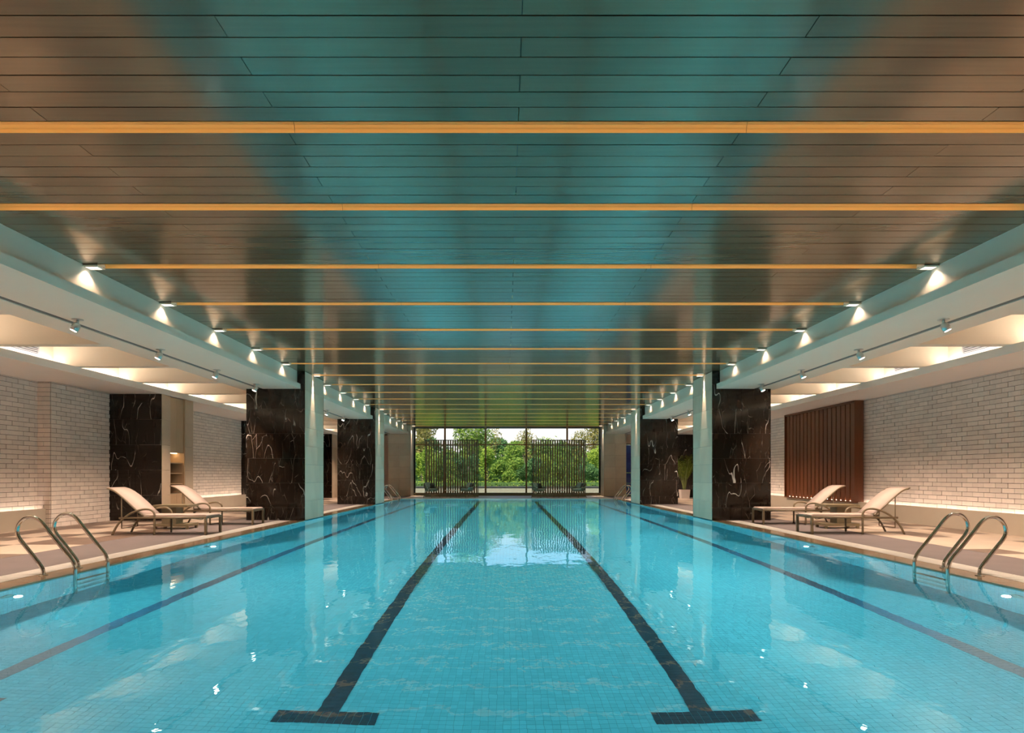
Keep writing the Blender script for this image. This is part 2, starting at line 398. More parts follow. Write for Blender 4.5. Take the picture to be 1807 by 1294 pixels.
# ------------------------------------------------------------------ floor
floor = MB()
floor.box(-11.1, -PX-.15, YB, YF+.3, -.25, -.03); floor.box(PX+.15, 11.1, YB, YF+.3, -.25, -.03)
floor.box(-PX-.15, PX+.15, PY1+.15, YF+.3, -.25, -.03); floor.box(-PX-.15, PX+.15, YB, PY0-.15, -.25, -.03)
floor = struct(floor.build('floor', M['grout']), 'pool deck of beige and brown tiles')
tl = {}
T = .6
for k in ('tile_light', 'tile_dark'):
    tl[k] = MB().box(-T/2+.002, T/2-.002, -T/2+.002, T/2-.002, -.03, 0).mesh('deck_tile', M[k])
GX, TX = 6.05, 7.30
for s in (-1, 1):
    cands = []
    nxt = 6 if s < 0 else 5
    for i in range(nxt):
        for j in range(int((YF-4.0)/T)):
            cx = s*(TX+T*(i+.5)); cy = 4.2+T*(j+.5)
            cands.append((cx, cy))
    cands.sort(key=lambda c: c[1])
    for q, (cx, cy) in enumerate(cands[:300]):
        link('deck_tile', tl['tile_dark' if R.random() < .38 else 'tile_light'], floor, (cx, cy, 0))
    if len(cands) > 300:
        rest = MB()
        for cx, cy in cands[300:]: rest.box(cx-T/2+.002, cx+T/2-.002, cy-T/2+.002, cy+T/2-.002, -.03, 0)
        rest.build('deck_tiles', M['tile_light'], floor)['kind'] = 'stuff'
    box('deck_paving', M['tile_light'], (min(s*TX, s*11), max(s*TX, s*11), YB, 4.2, -.03, 0), floor)
    for (a, b) in ((YB, COLS[0][0]-.005), (COLS[0][1]+.005, COLS[1][0]-.005), (COLS[1][1]+.005, PY1+.15)):
        box('paving_strip', M['mat'], (min(s*GX, s*(TX-.004)), max(s*GX, s*(TX-.004)), a, b, -.03, -.001), floor)['label'] = 'grey-brown paving strip beside the gutter'
        y = a
        while y < b-.05:
            y1 = min(y+.9, b); MB().box(min(s*PX, s*5.70), max(s*PX, s*5.70), y+.0015, y1-.0015, -.06, -.004).build('coping_stone', M['coping'], floor); y = y1
    # overflow gutter: panels of grating between the columns
    gp = MB(); gp.box(-.17, -.15, 0, .596, -.03, -.001); gp.box(.15, .17, 0, .596, -.03, -.001)
    for k in range(10): gp.box(-.15, .15, .008+k*.06, .05+k*.06, -.025, -.002)
    gme = gp.mesh('gutter_grate', M['grate'])
    for (a, b) in ((4.2, COLS[0][0]), (COLS[0][1], COLS[1][0]), (COLS[1][1], PY1)):
        y = a
        while y+.6 < b+.02: link('gutter_grate', gme, floor, (s*5.875, y, 0)); y += .6
for s in (-1, 1):
    box('column_footing', M['mat'], (min(s*6.9, s*TX), max(s*6.9, s*TX), COLS[0][0], COLS[0][1], -.03, -.001), floor)
    box('column_footing', M['mat'], (min(s*6.9, s*TX), max(s*6.9, s*TX), COLS[1][0], COLS[1][1], -.03, -.001), floor)
    box('paving_strip', M['mat'], (min(s*PX, s*(TX-.004)), max(s*PX, s*(TX-.004)), PY1+.15, YF+.2, -.03, -.001), floor)
box('end_paving', M['stone'], (-PX, PX, PY1, YF+.2, -.03, -.001), floor)

# ------------------------------------------------------------------ outer shell
rb = MB().box(-11.3, 11.3, YB-.2, YF+.3, 4.2, 4.4)
struct(rb.build('ceiling', M['white']), 'roof slab above the pool hall')
struct(box('wall_back', M['plaster'], (-11.3, 11.3, YB-.2, YB, -.25, 4.2)))

# ------------------------------------------------------------------ metal plank ceiling with gold strips
base = struct(box('ceiling', M['panelgap'], (-FAS-.02, FAS+.02, YB, YF, ZC+.125, ZC+.25)), 'dark metal plank ceiling with gold strips')
strips = [4.67, 6.06]
while strips[-1]+1.7025 < YF-.2: strips.append(round(7.79+1.7025*(len(strips)-2), 3))
SW = .15
rows = []
def rows_between(a, b, n):
    p = (b-a)/n
    for k in range(n): rows.append((a+k*p, a+(k+1)*p))
rows_between(strips[0]-SW/2-.1764*17, strips[0]-SW/2, 17)
rows_between(strips[0]+SW/2, strips[1]-SW/2, 7)
for i in range(1, len(strips)-1): rows_between(strips[i]+SW/2, strips[i+1]-SW/2, 9)
rows_between(strips[-1]+SW/2, YF, max(1, round((YF-strips[-1]-SW/2)/.1725)))
box('ceiling_panel', M['panel'], (-FAS, FAS, YB, rows[0][0], ZC-.001, ZC+.011), base)
pl = []
for r, (a, b) in enumerate(rows):
    js = [-FAS, -1.8, 1.8, FAS] if r % 2 else [-FAS, -3.6, 0.03, 3.6, FAS]
    for u, v in zip(js, js[1:]): pl.append((u, v, a, b))
def plank(mb, u, v, a, b, dz, tilt):
    gx, gy = .0025, .0044; n = len(mb.v)
    mb.box(u+gx, v-gx, a+gy, b-gy, ZC+dz, ZC+.011)
    for k in range(4):       # a hair of tilt across the plank
        x, y, z = mb.v[n+k]; mb.v[n+k] = (x, y, z + tilt*((y-a)/(b-a)-.5))
rest = MB()
vis = [p for p in pl if p[3] > 3.0]; hid = [p for p in pl if p[3] <= 3.0]
for q, p in enumerate(vis):
    dz, tl_ = R.uniform(-.0012, .0012), R.uniform(-.0006, .0006)
    if q < 300:
        m_ = MB(); plank(m_, *p, dz, tl_); m_.build('ceiling_plank', M['panel'], base)
    else: plank(rest, *p, dz, tl_)
for p in hid: plank(rest, *p, 0, 0)
rest.build('ceiling_planks', M['panel'], base)['kind'] = 'stuff'
for i, y in enumerate(strips):
    tr = struct(box('trim_%d' % (i+1), M['panelgap'], (-FAS, FAS, y-SW/2, y+SW/2, ZC+.115, ZC+.124)), 'gold lined strip across the dark ceiling with an added hidden light')
    y0, y1 = y-SW/2, y+SW/2                      # concave gold channel; unseen light line added behind its near lip to warm the gold
    prof = [(y0, ZC-.004), (y0, ZC+.105), (y0+.05, ZC+.110)] + [(y0+.05+(SW-.05)*math.sin(k*PI/12), ZC-.004+.114*math.cos(k*PI/12)) for k in range(1, 7)]
    for u, v in ((-PX, -1.75), (-1.75, 1.85), (1.85, PX)):
        c = MB(); n = len(prof)
        for yy, zz in prof: c.v += [(u+.0015, yy, zz), (v-.0015, yy, zz)]
        for k in range(n-1): c.f.append((2*k, 2*k+1, 2*k+3, 2*k+2))
        c.build('channel', M['gold'], tr)
    for s in (-1, 1): MB().poly([(s*PX, yy, zz) for yy, zz in prof]).build('channel_end', M['white'], tr)
    box('added_light_line', M['led_added'], (-PX+.03, PX-.03, y0+.003, y0+.009, ZC+.030, ZC+.050), tr)

# ------------------------------------------------------------------ side ceilings: fascia, beam, coffers, low soffit
NC0 = 8.4; coff = [NC0+2.1*k for k in range(-5, 13)]
coff = [c for c in coff if c < YF-.5]
for s in (-1, 1):
    def bx(name, m, x0, x1, y0, y1, z0, z1, par):
        return box(name, M[m], (min(s*x0, s*x1), max(s*x0, s*x1), y0, y1, z0, z1), par)
    side = SIDE[s]; O = OUT[s]; Wl = WALL[s]+.35
    ce = struct(bx('ceiling_'+side, 'white', BEAM_O, O+.45, YB, YF, 4.02, 4.19, None), 'white coffered side ceiling above the %s deck' % side)
    for (a, b) in SEGS:
        bx('fascia', 'white', FAS, FAS+.15, a, b, Z_B1, 4.19, ce)
        bx('beam', 'white', BEAM_F, 6.46, a, b, Z_B0, Z_B1, ce)
        bx('beam', 'white', 6.58, BEAM_O, a, b, Z_B0, Z_B1, ce)
        bx('track_slot', 'slot', 6.46, 6.58, a, b, Z_B0+.012, Z_B1, ce)
    for (a, b) in COLS:
        bx('beam_link', 'white', 6.905, BEAM_O, a, b, Z_B0, Z_B1, ce)
    bx('coffer_side', 'white', BEAM_O-.12, BEAM_O, YB, YF, Z_B1, 4.05, ce)
    bx('coffer_side', 'white', O+.45, O+.55, YB, YF, Z_B0, 4.05, ce)
    bx('outer_soffit', 'soffit', O, Wl, YB, YF, Z_LOW, Z_B0, ce)
    for i, c in enumerate(coff):
        bx('cross_beam', 'white', BEAM_O, O+.02, c-.2, c, Z_B0-.0, 4.05, ce)
        bx('cross_beam_end', 'white', O+.02, O+.45, c-.2, c, Z_B0, 4.05, ce)
        y1 = coff[i+1]-.2 if i+1 < len(coff) else YF
        bx('light_strip', 'led_coffer', O+.30, O+.38, c+.04, y1-.04, Z_B0+.012, Z_B0+.03, ce)
# air vents inside the coffers
vb = MB().box(0, .012, -.42, .42, -.11, .11); vb_me = vb.mesh('vent_back', M['ventdark'])
vf = MB(); vf.box(-.01, .0, -.45, .45, .11, .14); vf.box(-.01, 0, -.45, .45, -.14, -.11); vf.box(-.01, 0, -.45, -.42, -.11, .11); vf.box(-.01, 0, .42, .45, -.11, .11); vf_me = vf.mesh('vent_frame', M['vent'])
vs_me = MB().box(-.012, -.002, -.42, .42, -.008, .008).mesh('slat', M['vent'])
vents = [(-1, 11.55, 'in a lit coffer above the left deck, nearer of the two'), (-1, 17.9, 'in a lit coffer above the left deck, farther of the two'),
         (1, 11.55, 'in a lit coffer above the right deck, nearest of three'), (1, 13.65, 'in a lit coffer above the right deck, middle of three'), (1, 17.9, 'in a lit coffer above the right deck, farthest of three')]
for s, y, wh in vents:
    e = empty('air_vent', (s*(OUT[s]+.435), y, 3.74), 0 if s > 0 else PI)
    tag(e, 'grey louvred air vent '+wh, 'vent', 'air vents in the coffers')
    link('vent_back', vb_me, e); link('vent_frame', vf_me, e)
    for k in range(6): link('slat', vs_me, e, (0, 0, -.09+.036*k))

# downlights at the strip ends
dl_plate = MB().box(-.10, .10, -.075, .075, -.012, .0).mesh('plate', M['white'])
dl_ring = MB().box(-.085,-.08,-.06,.06,-.02,-.012).box(.08,.085,-.06,.06,-.02,-.012).box(-.08,.08,-.06,-.055,-.02,-.012).box(-.08,.08,.055,.06,-.02,-.012).mesh('rim', M['white'])
dl_lens = MB().box(-.079,.079,-.054,.054,-.016,-.012).mesh('lens', M['downlens'])
for s in (-1, 1):
    for i, y in enumerate(strips):
        incol = any(a-.1 < y < b+.1 for a, b in COLS)
        x = s*(5.245 if incol else 5.462)
        e = empty('downlight', (x, y, ZC-.008))
        tag(e, 'small white downlight at the %s end of the %s gold ceiling strip from the front' % (SIDE[s], ORD[i]), 'light', 'downlights along the %s fascia' % SIDE[s])
        if not incol: link('plate', dl_plate, e)
        link('rim', dl_ring, e); link('lens', dl_lens, e)
        lamp('downlight_lamp', 'SPOT', (s*.085 if incol else s*.045, 0, -.04), (s*(.012 if incol else .0), 0, -1), E_DOWN*(62 if incol else 1), WARM, e, spot_size=math.radians(25 if incol else 120), spot_blend=.6, shadow_soft_size=.02)

# track spotlights under the beams
tp = MB().lathe([(.075,0),(.075,-.008),(.05,-.012)], 16).mesh('mounting_plate', M['lampbody'])
tsn = MB().tube([(0,0,-.01),(0,0,-.07)], .018, 8).mesh('stem', M['lampbody'], True)
tb = MB().lathe([(.030,.07),(.052,.05),(.058,-.06),(.052,-.06),(.046,-.045)], 16).mesh('lamp_body', M['lampbody'], True)
tlens = MB().lathe([(.047,-.052),(.047,-.046)], 16).mesh('lens', M['lens'])
for s in (-1, 1):
    ys = [-1.8, .3, 2.4, 4.5, 6.6, 8.66, 10.74, 12.83, 14.85, 18.7, 20.8, 22.9, 27.5, 29.9]  # nearest entries extend the row out of view, added to warm the near end
    for i, y in enumerate(ys):
        e = empty('spotlight', (s*6.30, y, Z_B0))
        vi = sum(1 for q in ys if q < 8); lb = ('swivel spotlight under the %s beam, %s of those in view from the front' % (SIDE[s], ORD[i-vi])) if i >= vi else ('unseen swivel spotlight under the near end of the %s beam, %s back from the picture edge' % (SIDE[s], ORD[vi-1-i]))
        tag(e, lb, 'spotlight', 'spotlights under the %s beam' % SIDE[s])
        link('mounting_plate', tp, e); link('stem', tsn, e)
        b = link('lamp_body', tb, e, (s*.02, -.02, -.12)); 
        d = Vector((s*.36, -.30, -1)).normalized(); b.rotation_mode = 'QUATERNION'; b.rotation_quaternion = d.to_track_quat('-Z', 'Y')
        link('lens', tlens, b)
        lamp('spot_lamp', 'SPOT', Vector((s*.02, -.02, -.12))+d*.075, (s*.42, .05, -1), E_TRACK, (1.0,.76,.60), e, spot_size=math.radians(95), spot_blend=.7, shadow_soft_size=.03)

# ------------------------------------------------------------------ brick walls
CH, BL, JT = .1026, .305, .009
def brick_rows(y0, y1, z0, z1, half0=False):
    out = []; z = z0; r = 0
    while z < z1-.02:
        h = min(CH, z1-z); y = y0 - (BL/2 if (r % 2) else 0)
        while y < y1-.01:
            a, b = max(y, y0), min(y+BL, y1)
            if b-a > .02: out.append((a, b, z, z+h))
            y += BL
        z += CH; r += 1
    return out
def build_bricks(parent, pieces, s):
    """pieces: (plane_x, y0, y1, z0, z1, facing) ; facing 'x' looks at the pool, 'y' looks at the camera"""
    pieces.sort(key=lambda p: p[1]); rest = MB(); cache = {}; cnt = 0
    for p in pieces:
        x, a, b, z0, z1, f, x2 = p
        d = R.uniform(.010, .020)
        if f == 'x': bx_ = (min(s*x, s*(x-d)), max(s*x, s*(x-d)), a+JT/2, b-JT/2, z0+JT/2, z1-JT/2)
        else: bx_ = (min(s*x, s*x2)+JT/2, max(s*x, s*x2)-JT/2, a-d, a, z0+JT/2, z1-JT/2)
        if cnt < 300 and b > 7.2 and f == 'x':
            key = (round(b-a, 3), round(z1-z0, 3))
            if key not in cache: cache[key] = MB().box(-.018, .018, -(b-a)/2+JT/2, (b-a)/2-JT/2, -(z1-z0)/2+JT/2, (z1-z0)/2-JT/2).mesh('brick', M['brick'])
            link('brick', cache[key], parent, (s*(x+.018-d), (a+b)/2, (z0+z1)/2)); cnt += 1
        else: rest.box(*bx_)
    rest.build('bricks', M['brick'], parent)['kind'] = 'stuff'
YA = 13.5; XA = 10.7
wl = MB(); wl.box(-11.1, -XA, YB, YA, 0, 4.2); wl.box(-11.1, -10.4, YA, YF, 0, 4.2)
wl = struct(wl.build('wall_left', M['mortar']), 'white painted brick wall beside the left deck')
pcs = []
for (a, b, z0, z1) in brick_rows(7.0, YA, 0, Z_LOW): pcs.append((XA, a, b, z0, z1, 'x', 0))
for (a, b, z0, z1) in brick_rows(YA, 15.5, 0, Z_LOW): pcs.append((10.4, a, b, z0, z1, 'x', 0))
for (a, b, z0, z1) in brick_rows(17.1, 23.2, 0, Z_LOW): pcs.append((10.4, a, b, z0, z1, 'x', 0))
z = 0; r = 0
while z < Z_LOW-.02:
    h = min(CH, Z_LOW-z)
    for (u, v) in (((10.4, XA),) if r % 2 else ((10.4, 10.55), (10.55, XA))): pcs.append((u, YA, YA+.1, z, z+h, 'y', v))
    z += CH; r += 1
build_bricks(wl, pcs, -1)
wr = struct(box('wall_right', M['mortar'], (10.1, 11.1, YB, YF, 0, 4.2)), 'white painted brick wall beside the right deck')
build_bricks(wr, [(10.1, a, b, z0, z1, 'x', 0) for (a, b, z0, z1) in brick_rows(7.0, 31.0, 0, Z_LOW) if b < 17.3 or a > 20.9], 1)
# low plinth benches with a light trough against the wall
def plinth(name, s, x_w, y0, y1, depth, label):
    p = MB(); x0 = x_w-depth
    p.box(min(s*x0, s*(x0+.10)), max(s*x0, s*(x0+.10)), y0, y1, 0, .43)
    p.box(min(s*(x0+.10), s*x_w), max(s*(x0+.10), s*x_w), y0, y1, 0, .34)
    o = struct(p.build(name, M['plinth']), label)
    box('light_strip', M['led_wall'], (min(s*(x0+.115), s*(x0+.15)), max(s*(x0+.115), s*(x0+.15)), y0+.03, y1-.03, .345, .36), o)
    return o
plinth('baseboard_left', -1, XA, 4.2, YA-.012, .20, 'beige plinth below the nearest left brick wall')
plinth('baseboard_left', -1, 10.4, 17.1, 23.19, .20, 'beige plinth below the farther left brick wall')
plinth('baseboard_right', 1, 10.1, 4.2, 30.9, .20, 'beige plinth along the right brick wall')

# ------------------------------------------------------------------ marble columns at the pool edge
marble_me = {}
def slab(name, mname, parent, b, key=None):
    """bevel-less stone slab with own centre so that its veins differ"""
    x0, x1, y0, y1, z0, z1 = b; c = ((x0+x1)/2, (y0+y1)/2, (z0+z1)/2)
    k = (mname, round(x1-x0, 3), round(y1-y0, 3), round(z1-z0, 3))
    if k not in marble_me: marble_me[k] = MB().box(-(x1-x0)/2, (x1-x0)/2, -(y1-y0)/2, (y1-y0)/2, -(z1-z0)/2, (z1-z0)/2).mesh(name, M[mname])
    return link(name, marble_me[k], parent, c)
MZ = [0, .33, .98, 1.63, 2.28, 2.93, 3.58, ZC]
def column(s, y0, y1, label, front='marble', hw=.77):
    e = empty('column', (s*(PX+hw), (y0+y1)/2, 0)); tag(e, label, 'column', 'columns at the pool edge')
    hd = (y1-y0)/2; J = .0025; th = .03
    lo, hi = -hw, hw                        # local x ; pool side is -s*hw
    box('core', M['blackframe'], (lo+th, hi-th, -hd+th, hd-th, .0, ZC), e)
    for a, b in zip(MZ, MZ[1:]):
        for u, v in ((lo, 0), (0, hi)):
            slab('marble_slab' if front == 'marble' else 'stone_slab', front, e, (u+J, v-J, -hd, -hd+th-.001, a+J, b-J))
            if front == 'marble': slab('marble_slab', 'marble', e, (u+J, v-J, hd-th+.001, hd, a+J, b-J))
        xo = s*hw
        slab('marble_slab', 'marble', e, (min(xo, xo-s*th)+.0, max(xo, xo-s*th), -hd+th, hd-th, a+J, b-J))
    z = 0; r = 0
    xi = -s*hw
    while z < ZC-.02:
        z1 = min(z+.49, ZC)
        cuts = [-hd+th, hd-th] if r % 3 else [-hd+th, .25, hd-th]
        for u, v in zip(cuts, cuts[1:]):
            slab('stone_slab', 'stone', e, (min(xi, xi+s*th), max(xi, xi+s*th), u+J, v-J, z+J, z1-J))
        z = z1; r += 1
    return e
for s in (-1, 1):
    column(s, *COLS[0], 'dark veined marble column with pale pool side, behind the %s loungers' % SIDE[s])
    column(s, *COLS[1], 'farther dark veined marble column with pale pool side, on the %s' % SIDE[s])
    column(s, COLS[2][0], COLS[2][1]-.02, 'beige stone pier at the %s edge of the big window' % SIDE[s], 'stone_beige', .62)

# marble piers at the outer walls
def wall_pier(s, y0, y1, label, niche):
    O = OUT[s]; W_ = WALL[s]; e = empty('wall_pier', (s*(O+W_)/2, y0, 0)); tag(e, label, 'pier', 'marble piers at the outer walls')
    hw = (W_-O)/2; th = .03; J = .0025
    zs = [0, .66, 1.32, 1.98, 2.64, Z_LOW-.004]
    box('core', M['blackframe'], (-hw+(.6 if niche and s > 0 else th), hw-(.6 if niche and s < 0 else th), th, y1-y0, 0, Z_LOW-.004), e)
    for a, b in zip(zs, zs[1:]):
        for u, v in ((-hw, 0), (0, hw)): slab('marble_slab', 'marble', e, (u+J, v-J, 0, th-.001, a+J, b-J))
    xi = -s*hw; n = .43 if niche else (y1-y0)
    spans = [(th, n), (y1-y0-n, y1-y0)] if niche else [(th, y1-y0)]
    for u, v in spans:
        for a, b in zip(zs, zs[1:]):
            slab('stone_slab', 'stone_beige', e, (min(xi, xi+s*(.6 if niche else th)), max(xi, xi+s*(.6 if niche else th)), u, v, a+J, b-J))
    return e
wall_pier(-1, 15.5, 17.09, 'black marble wall pier with shelf niche behind the left loungers', True)
wall_pier(-1, 23.2, 24.8, 'black marble wall pier at the end of the farther left brick wall', False)
wall_pier(-1, 30.7, 32.3, 'black marble wall pier seen between the two left columns', False)
wall_pier(1, 31.2, 32.8, 'black marble wall pier behind the potted palm', False)
# cabinet in the niche
cb = empty('niche_cabinet', (-OUT[-1], 16.295, 0)); tag(cb, 'tall oak cabinet with lit open shelves set in the left marble pier', 'cabinet')
def cbx(name, m, b): return box(name, M[m], b, cb)
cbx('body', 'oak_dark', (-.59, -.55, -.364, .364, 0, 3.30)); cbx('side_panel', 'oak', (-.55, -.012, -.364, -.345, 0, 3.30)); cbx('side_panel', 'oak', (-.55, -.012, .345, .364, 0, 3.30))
for u, v in ((-.343, -.002), (.002, .343)):
    for a, b in ((1.83, 3.29), (.05, .66)): cbx('door', 'oak', (-.06, -.035, u, v, a, b))
cbx('niche_floor', 'oak', (-.55, -.035, -.344, .344, .66, .685)); cbx('niche_top', 'oak', (-.55, -.035, -.344, .344, 1.80, 1.83))
for z in (.95, 1.235, 1.52): cbx('shelf', 'oak', (-.55, -.06, -.344, .344, z-.012, z+.012))
cbx('light_strip', 'led_niche', (-.30, -.20, -.32, .32, 1.785, 1.80))

# ------------------------------------------------------------------ wood slat panel on the right wall
wp = empty('wood_panel', (9.90, 16.85, .40)); tag(wp, 'reddish brown vertical wood slat panel lit from below on the right brick wall', 'wall panel')
PH, PLn = Z_LOW-.40-.006, 4.25
box('backing', M['teak_back'], (.13, .16, 0, PLn, 0, PH), wp)
box('frame_side', M['teak'], (-.10, .13, 0, .05, 0, PH), wp); box('frame_side', M['teak'], (-.10, .13, PLn-.05, PLn, 0, PH), wp)
box('frame_top', M['teak'], (-.10, .13, .05, PLn-.05, PH-.05, PH), wp); box('frame_bottom', M['teak'], (-.10, .13, .05, PLn-.05, 0, .04), wp)
ns = 17; pit = (PLn-.10)/ns
sl = MB().box(-.05, .09, -(pit-.045)/2, (pit-.045)/2, .041, PH-.055).mesh('slat', M['teak'])
for k in range(ns): link('slat', sl, wp, (0, .05+pit*(k+.5), 0))
gl = MB().box(-.042, .06, -.016, .016, .041, .048).mesh('gap_light', M['led_panel'])
for k in range(1, ns): link('gap_light', gl, wp, (0, .05+pit*k, 0))
box('edge_light', M['led_wall'], (.135, .158, .008, .042, .02, 2.8), wp)

# ------------------------------------------------------------------ end wall, window, door with dusk-blue panes
we = MB()
for s in (-1, 1): we.box(min(s*6.60, s*11.1), max(s*6.60, s*11.1), YF, YF+.3, 0 if s < 0 else 2.98, 4.2)
we.box(7.58, 11.1, YF, YF+.3, 0, 2.98)
for s in (-1, 1): we.box(min(s*5.36, s*6.60), max(s*5.36, s*6.60), YF, YF+.3, 0, 4.2)
we.box(-5.36, 5.36, YF, YF+.3, ZC-.02, 4.2)
struct(we.build('wall_front', M['plaster']), 'beige end wall around the big window')
WX = 5.3; wy = YF+.06
fr = MB(); fr.box(-WX-.06, -WX+.02, wy-.06, wy+.06, .16, ZC-.02); fr.box(WX-.02, WX+.06, wy-.06, wy+.06, .16, ZC-.02); fr.box(-WX, WX, wy-.06, wy+.06, ZC-.07, ZC-.02)
win = struct(fr.build('window_1', M['blackframe']), 'full width window with bronze frames looking onto trees')
box('sill', M['olive'], (-WX-.06, WX+.06, wy-.12, wy+.1, 0, .16), win)
mx = [-3.58, -1.24, 1.10, 3.45]
for x in mx: box('mullion', M['bronze'], (x-.05, x+.05, wy-.07, wy+.05, .16, ZC-.02), win)
ed = [-WX+.02]+mx+[WX-.02]
ZT = 2.93
for i, (u, v) in enumerate(zip(ed, ed[1:])):
    u2 = u+(.05 if i else 0); v2 = v-(.05 if i < 4 else 0)
    box('transom', M['bronze'], (u2, v2, wy-.05, wy+.04, ZT-.03, ZT+.03), win)
    box('pane', M['glass'], (u2, v2, wy-.006, wy+.006, .16, ZT-.03), win); box('pane', M['glass'], (u2, v2, wy-.006, wy+.006, ZT+.03, ZC-.07), win)
dr = struct(MB().box(6.60, 6.66, YF-.05, YF+.05, 0, 2.98).box(7.52, 7.58, YF-.05, YF+.05, 0, 2.98).box(6.66, 7.52, YF-.05, YF+.05, 2.92, 2.98).box(6.66, 7.52, YF-.05, YF+.05, 0, .06).build('door_1', M['blackframe']), 'glazed door beyond the right columns, panes coloured as dusk outside')
for z0, z1 in ((.08, .7), (.72, 1.3), (1.32, 2.90)): box('pane', M['dusk_pane'], (6.66, 7.52, YF-.015, YF+.015, z0, z1), dr)

# ------------------------------------------------------------------ pool lights
pr = MB().lathe([(.07,0),(.085,0),(.09,.02),(.075,.03),(.07,.03)], 20).mesh('ring', M['chrome'], True)
pln = MB().lathe([(.068,.004),(.068,.02)], 20).mesh('lens', M['poollens'])
for s in (-1, 1):
    for i, y in enumerate((6.3, 10.5, 14.75, 19.0, 23.2, 27.4)):
        e = empty('pool_light', (s*PX, y, -.42)); e.rotation_euler = (0, -s*PI/2, 0)
        tag(e, 'round underwater light in the %s pool wall, %s from the front' % (SIDE[s], ORD[i]), 'pool light', 'underwater lights in the %s pool wall' % SIDE[s])
        link('ring', pr, e); link('lens', pln, e)
        d = bpy.data.lights.new('pool_lamp', 'SPOT'); d.energy = E_POOL; d.color = (.86,.98,1.0); d.spot_size = math.radians(150); d.spot_blend = .6; d.shadow_soft_size = .035
        lo = bpy.data.objects.new('pool_lamp', d); COL.objects.link(lo); lo.parent = e; lo.location = (0, 0, .13); lo.rotation_euler = (PI, 0, 0)

# ------------------------------------------------------------------ pool ladders
def ladder_proto():
    e = empty('pool_ladder'); prof = [(.16,-.0), (.16,-1.12)]
    r = .022
    for yy in (-.29, .29):
        pts = smooth([(-.22,yy,0.0),(-.22,yy,.03),(-.24,yy,.10),(-.36,yy,.26),(-.49,yy,.42)], 4)[:-1] + \
              smooth([(-.49,yy,.42),(-.53,yy,.50),(-.515,yy,.60),(-.44,yy,.68),(-.34,yy,.695),(-.25,yy,.645),(-.15,yy,.52)], 5)[:-1] + \
              smooth([(-.15,yy,.52),(.02,yy,.31),(.12,yy,.185),(.155,yy,.10),(.16,yy,.0),(.16,yy,-.5),(.16,yy,-1.12)], 4)
        MB().tube(pts, r, 10).build('rail', M['chrome'], e, True)
        MB().lathe([(.05,0),(.05,.006),(.03,.014)], 14, (-.22, yy, -.004)).build('flange', M['chrome'], e, True)
    for z in (-.28, -.56, -.84): box('tread', M['chrome'], (.12, .20, -.27, .27, z-.015, z+.015), e)
    return e
lad = ladder_proto(); lad['category'] = 'ladder'; lad['group'] = 'chrome pool ladders'
# local +x points into the pool; right ladders are turned round
lad.location = (-PX, 7.38, 0); lad['label'] = 'chrome pool ladder in the left foreground'
dup(lad, (PX, 7.38, 0), PI, 'chrome pool ladder in the right foreground')
dup(lad, (-PX, 28.6, 0), 0, 'small distant chrome pool ladder before the left beige pier')
dup(lad, (PX, 28.6, 0), PI, 'small distant chrome pool ladder before the right beige pier')

# ------------------------------------------------------------------ sun loungers
def lounger_proto():
    e = empty('sun_lounger'); W = .30; m = M['taupe']
    for yy in (-W, W):
        MB().tube([(0,yy,.345),(1.72,yy,.335)], .021, 8).build('side_rail', m, e, True)
        box('leg', m, (-.022, .022, yy-.022, yy+.022, 0, .365), e)
        MB().tube(smooth([(1.02,yy,0),(1.02,yy,.20),(1.02,yy,.40),(1.055,yy,.475),(1.14,yy,.512),(1.28,yy,.505),(1.46,yy,.445),(1.62,yy,.34),(1.76,yy,.19),(1.86,yy,0)], 4), .021, 8).build('arm', m, e, True)
        MB().tube(smooth([(1.25,yy*.95,.375),(1.45,yy*.95,.55),(1.65,yy*.95,.735),(1.82,yy*.95,.87),(1.96,yy*.95,.925)], 4), .017, 8).build('back_rail', m, e, True)
        MB().tube([(1.70,yy*.86,.74),(1.70,yy*.86,.13)], .010, 6).build('support_strut', m, e, True)
        MB().tube(smooth([(.06,yy*.9,.33),(.16,yy*.55,.30),(.26,yy*.9,.33)],4), .008, 6).build('corner_brace', m, e, True)
    for x in (0.0, .62, 1.25): box('cross_bar', m, (x-.018, x+.018, -W, W, .325, .36), e)
    MB().tube([(1.70,-W*.86,.13),(1.70,W*.86,.13)], .010, 6).build('support_bar', m, e, True)
    sp = [(-.01,.385),(.03,.402),(.4,.398),(.8,.395),(1.15,.395),(1.27,.40)]
    st = MB().strip(sp, -.275, .275, .034); st.build('seat_sling', M['fabric'], e)
    bp = [(1.255,.405),(1.36,.50),(1.46,.60),(1.57,.70),(1.67,.785),(1.77,.855),(1.87,.91),(1.98,.945)]
    bs = MB()
    bs.strip([(x+.0, z) for x, z in bp], -.285, .285, .026); bs.build('backrest_sling', M['fabric'], e, True)
    e['category'] = 'sun lounger'; e['group'] = 'sun loungers on the deck'
    return e
lg = lounger_proto()
lg.location = (-6.03, 12.12, 0); lg.rotation_euler = (0,0,PI); lg['label'] = 'beige sling sun lounger on the left deck, nearer of the pair'
dup(lg, (-6.10, 14.48, 0), PI, 'beige sling sun lounger on the left deck, beside the marble column')
dup(lg, (6.09, 12.27, 0), 0, 'beige sling sun lounger on the right deck, nearer of the pair')
dup(lg, (6.12, 14.6, 0), 0, 'beige sling sun lounger on the right deck, beside the marble column')
